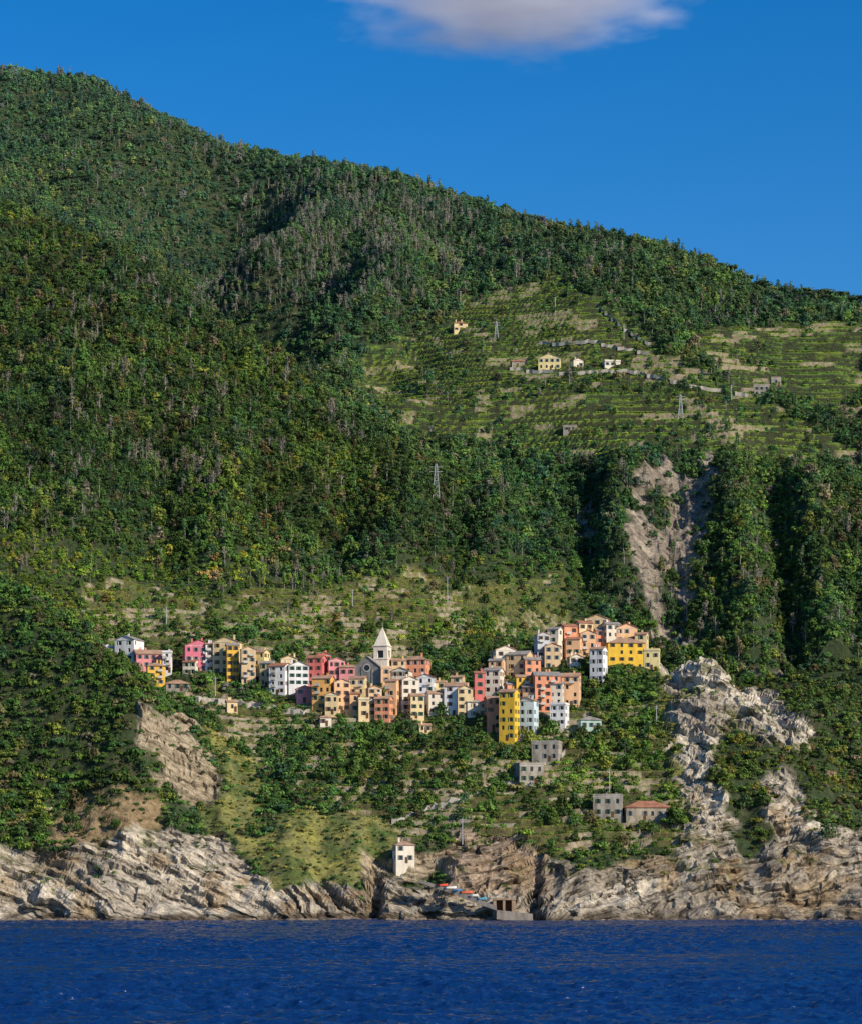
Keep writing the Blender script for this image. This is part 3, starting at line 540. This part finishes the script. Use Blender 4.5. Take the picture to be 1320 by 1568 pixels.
def church():
    D=fD(1058); X0=(562-CX)/F*D; Zb=W(562,1056,D)[2]
    e=bpy.data.objects.new('stone_church',None); S.collection.objects.link(e); e.location=(X0,D+2,Zb); e.rotation_euler[2]=math.radians(-16)
    mb=MB(); w=5.9; H=8.0; R=12.6; L=20
    prof=[(-w,-6),(w,-6),(w,H),(0,R),(-w,H)]
    mb.face([(x,0,z) for x,z in prof]); mb.face([(x,L,z) for x,z in prof][::-1])
    mb.face([(-w,L,-6),(-w,0,-6),(-w,0,H),(-w,L,H)]); mb.face([(w,0,-6),(w,L,-6),(w,L,H),(w,0,H)])
    for q in (-w-.1,-w*.38,w*.38-.4,w-.3): mb.box(q,q+.4,-.2,-.004,-1,H-1 if abs(q)>4 else H+.8)
    ob('nave_walls',mb.mesh('nave_walls',[stonem]),e)
    mb=MB()
    for sg in (-1,1):
        p=[(sg*(w+.4),-.35,H-.3),(sg*(w+.4),L+.3,H-.3),(0,L+.3,R+.05),(0,-.35,R+.05)]
        if sg<0:p=p[::-1]
        up=[(a,b_,c+.25) for a,b_,c in p]; mb.face(up); mb.face(p[::-1])
        for i in range(4): mb.face([p[i],p[(i+1)%4],up[(i+1)%4],up[i]])
    ob('nave_roof',mb.mesh('nave_roof',[roofs[2]]),e)
    mb=MB(); 
    def ring(r0,r1,y0,cz):
        for i in range(24):
            a,b_=2*math.pi*i/24,2*math.pi*(i+1)/24
            mb.face([(r0*math.cos(a),y0,cz+r0*math.sin(a)),(r1*math.cos(a),y0,cz+r1*math.sin(a)),(r1*math.cos(b_),y0,cz+r1*math.sin(b_)),(r0*math.cos(b_),y0,cz+r0*math.sin(b_))])
    ring(1.15,1.6,-.12,8.3); ob('rose_window_surround',mb.mesh('rw',[trimm]),e)
    mb=MB(); mb.face([(1.15*math.cos(2*math.pi*i/24),-.06,8.3+1.15*math.sin(2*math.pi*i/24)) for i in range(24)]); ob('rose_window',mb.mesh('rw2',[glass]),e)
    mb=MB(); mb.box(-.9,.9,-.1,-.02,0,2.8); ob('portal',mb.mesh('portal',[doorm]),e)
    mb=MB(); tx,ty=4.0,7.0; hw=2.7; zt=16.8
    mb.box(tx-hw,tx+hw,ty-hw,ty+hw,-4,zt-4.4)
    for sx in (-1,1):
        for sy in (-1,1): mb.box(tx+sx*hw-(1.5 if sx>0 else 0),tx+sx*hw+(1.5 if sx<0 else 0),ty+sy*hw-(1.5 if sy>0 else 0),ty+sy*hw+(1.5 if sy<0 else 0),zt-4.4,zt-1.6)
    mb.box(tx-hw-.02,tx+hw+.02,ty-hw-.02,ty+hw+.02,zt-1.6,zt); mb.box(tx-hw-.3,tx+hw+.3,ty-hw-.3,ty+hw+.3,zt,zt+.3); mb.box(tx-hw-.2,tx+hw+.2,ty-hw-.2,ty+hw+.2,zt-5,zt-4.7)
    q=hw-.05; ap=(tx,ty,zt+7.6); c=[(tx-q,ty-q,zt+.3),(tx+q,ty-q,zt+.3),(tx+q,ty+q,zt+.3),(tx-q,ty+q,zt+.3)]
    for i in range(4): mb.face([c[i],c[(i+1)%4],ap])
    mb.tube(ap,(tx,ty,zt+9),.06,.04,4)
    ob('bell_tower',mb.mesh('bell_tower',[WM['offwhite']]),e)
    mb=MB(); mb.box(tx-hw+1.1,tx+hw-1.1,ty-1.3,ty+1.3,zt-4.38,zt-1.65); ob('belfry_louvres',mb.mesh('bf',[glass]),e)
church()
# ------------------------------------------------------------------ shoreline structures
conc=wallmat('concrete',(.48,.43,.36),.2)
at=W
mb=MB()
def slab(p0,p1,wd,th):
    p0=Vector(p0);p1=Vector(p1); u=Vector((0,1,0))
    a=[p0-u*wd/2,p1-u*wd/2,p1+u*wd/2,p0+u*wd/2]; b_=[v-Vector((0,0,th)) for v in a]
    mb.face(a); mb.face(b_[::-1])
    for i in range(4): mb.face([b_[i],b_[(i+1)%4],a[(i+1)%4],a[i]])
slab(at(640,1346,850),at(700,1366,847),3,1.2); slab(at(700,1366,847),at(760,1388,844),3,1.5); slab(at(760,1394,843),at(815,1400,842),4,3)
ob('concrete_slipway',mb.mesh('slipway',[wallmat('slipway_stone',(.36,.31,.25),.25)]))
e=bpy.data.objects.new('boathouse',None); S.collection.objects.link(e); x,y,z=at(772,1396,843.5); e.location=(x,y,z)
mb=MB(); 
for a,b_ in ((-3.6,-2.6),(-.5,.3),(2.4,3.6)): mb.box(a,b_,0,4,-3,3.6)
mb.box(-3.8,3.8,-.2,4.2,3.6,4.3); mb.box(-3.7,3.7,4.0,8.3,-3,3.6); ob('stone_arcade',mb.mesh('arc',[wallmat('warm_stone',(.38,.27,.18),.25)]),e)
mb=MB(); mb.box(-2.6,-.5,2.5,2.6,-1,3.6); mb.box(.3,2.4,2.5,2.6,-1,3.6); ob('dark_doors',mb.mesh('dd',[doorm]),e)
def boat(px,py,D,c,rot,L=4.6):
    x,y,z=at(px,py,D); m=wallmat('boat_paint',c,.05); mb=MB(); n=9; rows_=[]
    for i in range(n):
        t=i/(n-1); hw=.85*(1-t**2.6)+.02; sh=.55+.35*t*t; X_=-L/2+L*t
        rows_.append([(X_,-hw,sh),(X_,-hw*.75,.12),(X_,0,0 if t<.9 else .2),(X_,hw*.75,.12),(X_,hw,sh),(X_,hw*.85,sh),(X_,0,.25),(X_,-hw*.85,sh)])
    for i in range(n-1):
        for j in range(8): mb.face([rows_[i][j],rows_[i+1][j],rows_[i+1][(j+1)%8],rows_[i][(j+1)%8]])
    mb.face(rows_[0][:5]); 
    for q in (-.9,.6): mb.box(q,q+.3,-.7,.7,.42,.48)
    ob('rowing_boat',mb.mesh('rowing_boat',[m]),loc=(x,y,z+.1),rot=rot)
for q in [(678,1358,848,(.7,.1,.06)),(690,1362,847.5,(.75,.75,.72)),(702,1366,847,(.08,.25,.5)),(714,1369,846.5,(.7,.15,.08)),(726,1374,846,(.7,.7,.66)),(738,1379,845.5,(.1,.35,.5))]: boat(*q,.5+random.random()*.9)
steel,_,b=newmat('galvanised_steel'); b.inputs['Base Color'].default_value=(.5,.51,.51,1); b.inputs['Metallic'].default_value=.2
def pylon(px,py,h,w):
    x,y,z=ground(px,py,1000); mb=MB(); n=7
    cn=lambda i:[(sx*w*(1-.8*i/n)/2,sy*w*(1-.8*i/n)/2,h*i/n) for sx,sy in((-1,-1),(1,-1),(1,1),(-1,1))]
    for i in range(n):
        a,b_=cn(i),cn(i+1)
        for k in range(4): mb.tube(a[k],b_[k],.13,.13,4); mb.tube(a[k],b_[(k+1)%4],.08,.08,3); mb.tube(b_[k],b_[(k+1)%4],.08,.08,3)
    for zz in (.8,.92): mb.tube((-w*.9,0,h*zz),(w*.9,0,h*zz),.1,.1,4)
    ob('electricity_pylon',mb.mesh('pylon',[steel]),loc=(x,y,z-1))
pylon(668,766,17,3.2); pylon(1042,640,12,2.4); pylon(760,520,11,2.2)
def pole(px,py,h,arm=True,lo=1000):
    x,y,z=ground(px,py,lo); mb=MB(); mb.tube((0,0,-1),(0,0,h),.16,.10,6)
    if arm: mb.tube((-.9,0,h-.6),(.9,0,h-.6),.07,.07,4); mb.tube((-.6,0,h-1.3),(.6,0,h-1.3),.06,.06,4)
    ob('utility_pole',mb.mesh('utility_pole',[steel]),loc=(x,y,z))
for q in [(685,928,11),(540,930,7),(255,960,8),(705,470,9),(1120,615,8),(850,480,8),(955,520,8),(120,960,6)]: pole(*q)
for q in [(933,1225,10),(708,1290,8),(845,1120,7),(1005,1110,7),(330,1070,7)]: pole(*q,lo=860)
def strip(name,poly,wd,mat,lo,lift=.35):
    mb=MB(); P_=[]
    for (a,b_),(c,d) in zip(poly[:-1],poly[1:]):
        n=max(2,int(abs(c-a)/5))
        for i in range(n): t=i/n; P_.append(ground(a+(c-a)*t,b_+(d-b_)*t,lo))
    for p,q in zip(P_[:-1],P_[1:]):
        if abs(p[1]-q[1])>25: continue
        mb.face([(p[0],p[1]-wd/2,p[2]+lift),(q[0],q[1]-wd/2,q[2]+lift),(q[0],q[1]+wd/2,q[2]+lift+.5),(p[0],p[1]+wd/2,p[2]+lift+.5)])
        mb.face([(p[0],p[1]-wd/2,p[2]-1.5),(q[0],q[1]-wd/2,q[2]-1.5),(q[0],q[1]-wd/2,q[2]+lift),(p[0],p[1]-wd/2,p[2]+lift)])
    if mb.f: ob(name,mb.mesh(name,[mat]))
strip('hillside_road',[(915,470),(935,490),(965,512),(1003,532)],3.5,conc,1050); strip('hillside_road',[(820,528),(900,524),(940,532),(1000,545)],2.5,conc,1050); strip('hillside_road',[(780,566),(860,572),(960,568),(1060,592),(1150,606)],2.5,conc,1050)
strip('coast_path',[(600,1262),(660,1240),(740,1215),(800,1190),(870,1150)],1.6,conc,870,.3); strip('coast_path',[(300,1070),(370,1078),(430,1088),(480,1095)],2,conc,880,.3)
for (a,c,py) in [(395,470,1084),(470,545,1118),(330,400,1108),(745,800,1215),(890,955,1150),(955,1010,1170),(700,745,1255),(735,790,1262),(300,345,1092),(840,890,1225),(560,620,1140),(1000,1030,1150),(420,520,1150),(640,700,1180),(350,420,1130),(500,560,1100),(860,920,1195)]:
    mb=MB(); n=8; prev=None
    for i in range(n+1):
        px=a+(c-a)*i/n; D=fD(py); x=(px-CX)/F*D; y=D+math.sin(i*.7+a)*.6; z=float(samp(Z,np.array([x]),np.array([y]))[0])
        if prev:
            z1=max(prev[2],z)+1.3+random.uniform(-.15,.15); z0=min(prev[2],z)-2.5
            mb.face([(prev[0],prev[1],z0),(x,y,z0),(x,y,z1),(prev[0],prev[1],z1)]); mb.face([(prev[0],prev[1],z1),(x,y,z1),(x,y+.5,z1),(prev[0],prev[1]+.5,z1)]); mb.face([(x,y+.5,z0),(prev[0],prev[1]+.5,z0),(prev[0],prev[1]+.5,z1),(x,y+.5,z1)])
        prev=(x,y,z)
    ob('dry_stone_wall',mb.mesh('dsw',[WM['ruin']]))
for k,(px,py,s_,kind,tt) in enumerate([(992,985,9,'d_umbrella_1',(.1,.2,.03)),(972,985,6,'d_umbrella_1',(.09,.18,.03)),(675,1098,7,'a_broadleaf_1',(.06,.12,.03)),(700,1120,8,'a_broadleaf_2',(.06,.13,.03)),(735,1120,7,'a_broadleaf_3',(.055,.11,.03)),
  (628,1130,8,'a_broadleaf_4',(.06,.12,.035)),(650,1150,8,'a_broadleaf_1',(.05,.11,.03)),(590,1150,8,'a_broadleaf_2',(.08,.15,.035)),(945,1065,8,'a_broadleaf_3',(.05,.1,.025)),(915,1075,7,'a_broadleaf_1',(.055,.11,.025)),(965,1080,7,'a_broadleaf_2',(.06,.11,.025)),
  (895,1030,6,'a_broadleaf_2',(.05,.10,.025)),(870,1040,5,'a_broadleaf_4',(.06,.1,.025)),(430,1190,7,'a_broadleaf_4',(.06,.12,.035)),(545,1190,8,'a_broadleaf_1',(.08,.15,.035)),(610,1200,7,'a_broadleaf_3',(.06,.13,.035)),(330,1020,6,'a_broadleaf_1',(.06,.12,.035)),
  (450,1010,6,'a_broadleaf_3',(.06,.12,.035)),(640,1000,6,'a_broadleaf_2',(.08,.13,.035)),(700,1030,7,'a_broadleaf_4',(.06,.12,.035)),(730,1020,6,'a_broadleaf_1',(.09,.15,.035)),(880,1240,7,'a_broadleaf_2',(.06,.12,.035)),(265,1270,7,'a_broadleaf_3',(.06,.11,.035)),(300,1265,6,'a_broadleaf_1',(.06,.12,.035)),(265,1225,5,'a_broadleaf_2',(.06,.11,.035)),(1000,1280,6,'a_broadleaf_2',(.08,.15,.035)),(1140,1240,7,'a_broadleaf_1',(.06,.11,.035)),(1270,1290,8,'a_broadleaf_4',(.06,.11,.035)),(230,1020,5,'a_broadleaf_4',(.06,.12,.035)),(405,1030,5,'a_broadleaf_2',(.06,.12,.035)),(60,1280,7,'a_broadleaf_2',(.06,.11,.03)),(110,1275,8,'a_broadleaf_3',(.06,.11,.03)),(30,1285,7,'a_broadleaf_1',(.06,.11,.03))]):
    g_=ground(px,py,852,1100); o=ob('umbrella_pine' if 'umb' in kind else 'broadleaf_tree',K[kind],loc=(g_[0],g_[1],g_[2]-.2),rot=k*1.3); o.scale=(s_,)*3; o['tint']=list(tt)
mb=MB(); rr=random.Random(5)
for k in range(420):
    x=rr.uniform(-190,190)
    Ds=np.arange(836,866,.4); zz=samp(Zd,np.full(len(Ds),x),Ds); i=np.argmax(zz>0); y=float(Ds[i])-rr.uniform(-1.5,2.4); s_=rr.uniform(.3,1.3)*(1 if rr.random()<.88 else 2.0)
    n=7; base=len(mb.v); ang=rr.random()*6
    for zz_,rad in [(-.6,.9),(.15,1.0),(.55,.6)]:
        for j in range(n):
            t=2*math.pi*j/n+ang; r_=s_*rad*rr.uniform(.7,1.25); mb.v.append((x+r_*1.5*math.cos(t),y+r_*math.sin(t),s_*zz_*rr.uniform(.7,1.2)+.1))
    for l_ in range(2):
        for j in range(n): mb.f.append((base+l_*n+j,base+l_*n+(j+1)%n,base+(l_+1)*n+(j+1)%n,base+(l_+1)*n+j)); mb.m.append(0)
    mb.f.append(tuple(base+2*n+j for j in range(n))); mb.m.append(0)
ob('shore_rocks',mb.mesh('shore_rocks',[wallmat('wet_rock',(.24,.19,.14),.3)]))
# ------------------------------------------------------------------ sea
sm,nt,b=newmat('sea_water'); b.inputs['Base Color'].default_value=(.004,.028,.118,1); b.inputs['Roughness'].default_value=.08; b.inputs['IOR'].default_value=1.33; b.inputs['Specular IOR Level'].default_value=.5
g=nd(nt,'ShaderNodeNewGeometry'); mpw=nd(nt,'ShaderNodeMapping'); mpw.inputs['Scale'].default_value=(.6,1,1); nt.links.new(g.outputs['Position'],mpw.inputs[0])
w1=nd(nt,'ShaderNodeTexNoise'); w1.inputs['Scale'].default_value=1.5; w1.inputs['Detail'].default_value=5; w1.inputs['Roughness'].default_value=.6; nt.links.new(mpw.outputs[0],w1.inputs[0])
bp=nd(nt,'ShaderNodeBump'); bp.inputs['Strength'].default_value=1; bp.inputs['Distance'].default_value=.4; nt.links.new(w1.outputs[0],bp.inputs['Height']); nt.links.new(bp.outputs[0],b.inputs['Normal'])
yr=[60.0]
while yr[-1]<866: yr.append(yr[-1]+max(.15,yr[-1]**1.35/7000))
yr=np.array(yr); us=np.linspace(-.26,.26,620)
Ys=np.repeat(yr[:,None],len(us),1); Xs=us[None,:]*Ys
gust=.75+.7*fbm(Xs/60,Ys/45,3,215)
Zs=gust*(.50*fbm(Xs/5.0,Ys/2.7,3,201)+.48*ridged(Xs/2.8,Ys/1.6,3,205))+.3*fbm(Xs/26,Ys/12,2,209)-.15
gridmesh('sea',Xs,Ys,Zs,sm)
mb=MB(); mb.face([(-30000,-8000,-1.6),(30000,-8000,-1.6),(30000,40000,-1.6),(-30000,40000,-1.6)]); ob('open_sea',mb.mesh('open_sea',[sm]))
# ------------------------------------------------------------------ cloud
cm=bpy.data.materials.new('cloud_volume'); cm.use_nodes=True; nt=cm.node_tree; nt.nodes.clear(); out=nd(nt,'ShaderNodeOutputMaterial'); pv=nd(nt,'ShaderNodeVolumePrincipled'); nt.links.new(pv.outputs[0],out.inputs['Volume'])
tc=nd(nt,'ShaderNodeTexCoord'); ln=nd(nt,'ShaderNodeVectorMath',operation='LENGTH'); nt.links.new(tc.outputs['Object'],ln.inputs[0])
nz=nd(nt,'ShaderNodeTexNoise'); nz.inputs['Scale'].default_value=2.4; nz.inputs['Detail'].default_value=5; nz.inputs['Roughness'].default_value=.55; nt.links.new(tc.outputs['Object'],nz.inputs[0])
m1=nd(nt,'ShaderNodeMath',operation='MULTIPLY_ADD'); nt.links.new(nz.outputs[0],m1.inputs[0]); m1.inputs[1].default_value=1.6; m1.inputs[2].default_value=.12
m2=nd(nt,'ShaderNodeMath',operation='SUBTRACT'); nt.links.new(m1.outputs[0],m2.inputs[0]); nt.links.new(ln.outputs['Value'],m2.inputs[1])
m3=nd(nt,'ShaderNodeMath',operation='MULTIPLY'); m3.inputs[1].default_value=.024; nt.links.new(m2.outputs[0],m3.inputs[0])
m4=nd(nt,'ShaderNodeMath',operation='MAXIMUM'); m4.inputs[1].default_value=0; nt.links.new(m3.outputs[0],m4.inputs[0]); nt.links.new(m4.outputs[0],pv.inputs['Density'])
pv.inputs['Color'].default_value=(.88,.90,1,1); pv.inputs['Anisotropy'].default_value=0
em=nd(nt,'ShaderNodeMath',operation='MULTIPLY'); em.inputs[1].default_value=.17; nt.links.new(m4.outputs[0],em.inputs[0]); nt.links.new(em.outputs[0],pv.inputs['Emission Strength']); pv.inputs['Emission Color'].default_value=(.8,.8,1,1)  # added glow inside the cloud, standing in for multiple scattering
bpy.ops.mesh.primitive_uv_sphere_add(segments=24,ring_count=12,radius=1.3); cl=bpy.context.object; cl.name='cloud'; cl.data.materials.append(cm)
x,y,z=W(792,-14,5000); cl.location=(x,y,z); cl.scale=(350,180,122)
# ------------------------------------------------------------------ light, sky, camera
sd=Vector((.70,-.57,.53)).normalized(); el=math.asin(sd.z); az=math.atan2(sd.x,sd.y)
w=bpy.data.worlds.new('World'); S.world=w; w.use_nodes=True; nt=w.node_tree; bg=nt.nodes['Background']
sk=nd(nt,'ShaderNodeTexSky'); sk.sky_type='NISHITA'; sk.sun_disc=False; sk.sun_elevation=el; sk.sun_rotation=az; sk.ozone_density=5; sk.air_density=1.0; sk.dust_density=.5
hs=nd(nt,'ShaderNodeHueSaturation'); hs.inputs['Saturation'].default_value=1.36; hs.inputs['Hue'].default_value=.505; nt.links.new(sk.outputs[0],hs.inputs['Color']); nt.links.new(hs.outputs[0],bg.inputs[0]); bg.inputs[1].default_value=.13
sl=bpy.data.lights.new('sun','SUN'); sl.energy=5; sl.angle=math.radians(.5); sl.color=(1,.90,.74); so=ob('sun',sl); so.rotation_euler=(-sd).to_track_quat('-Z','Y').to_euler()
cd=bpy.data.cameras.new('camera'); co=ob('camera',cd); co.location=(0,0,CH); co.rotation_euler=(math.radians(90),0,0)
cd.sensor_fit='HORIZONTAL'; cd.sensor_width=36; cd.lens=36*F/1320; cd.shift_y=(HY-784)/1320; cd.clip_start=1; cd.clip_end=60000; S.camera=co
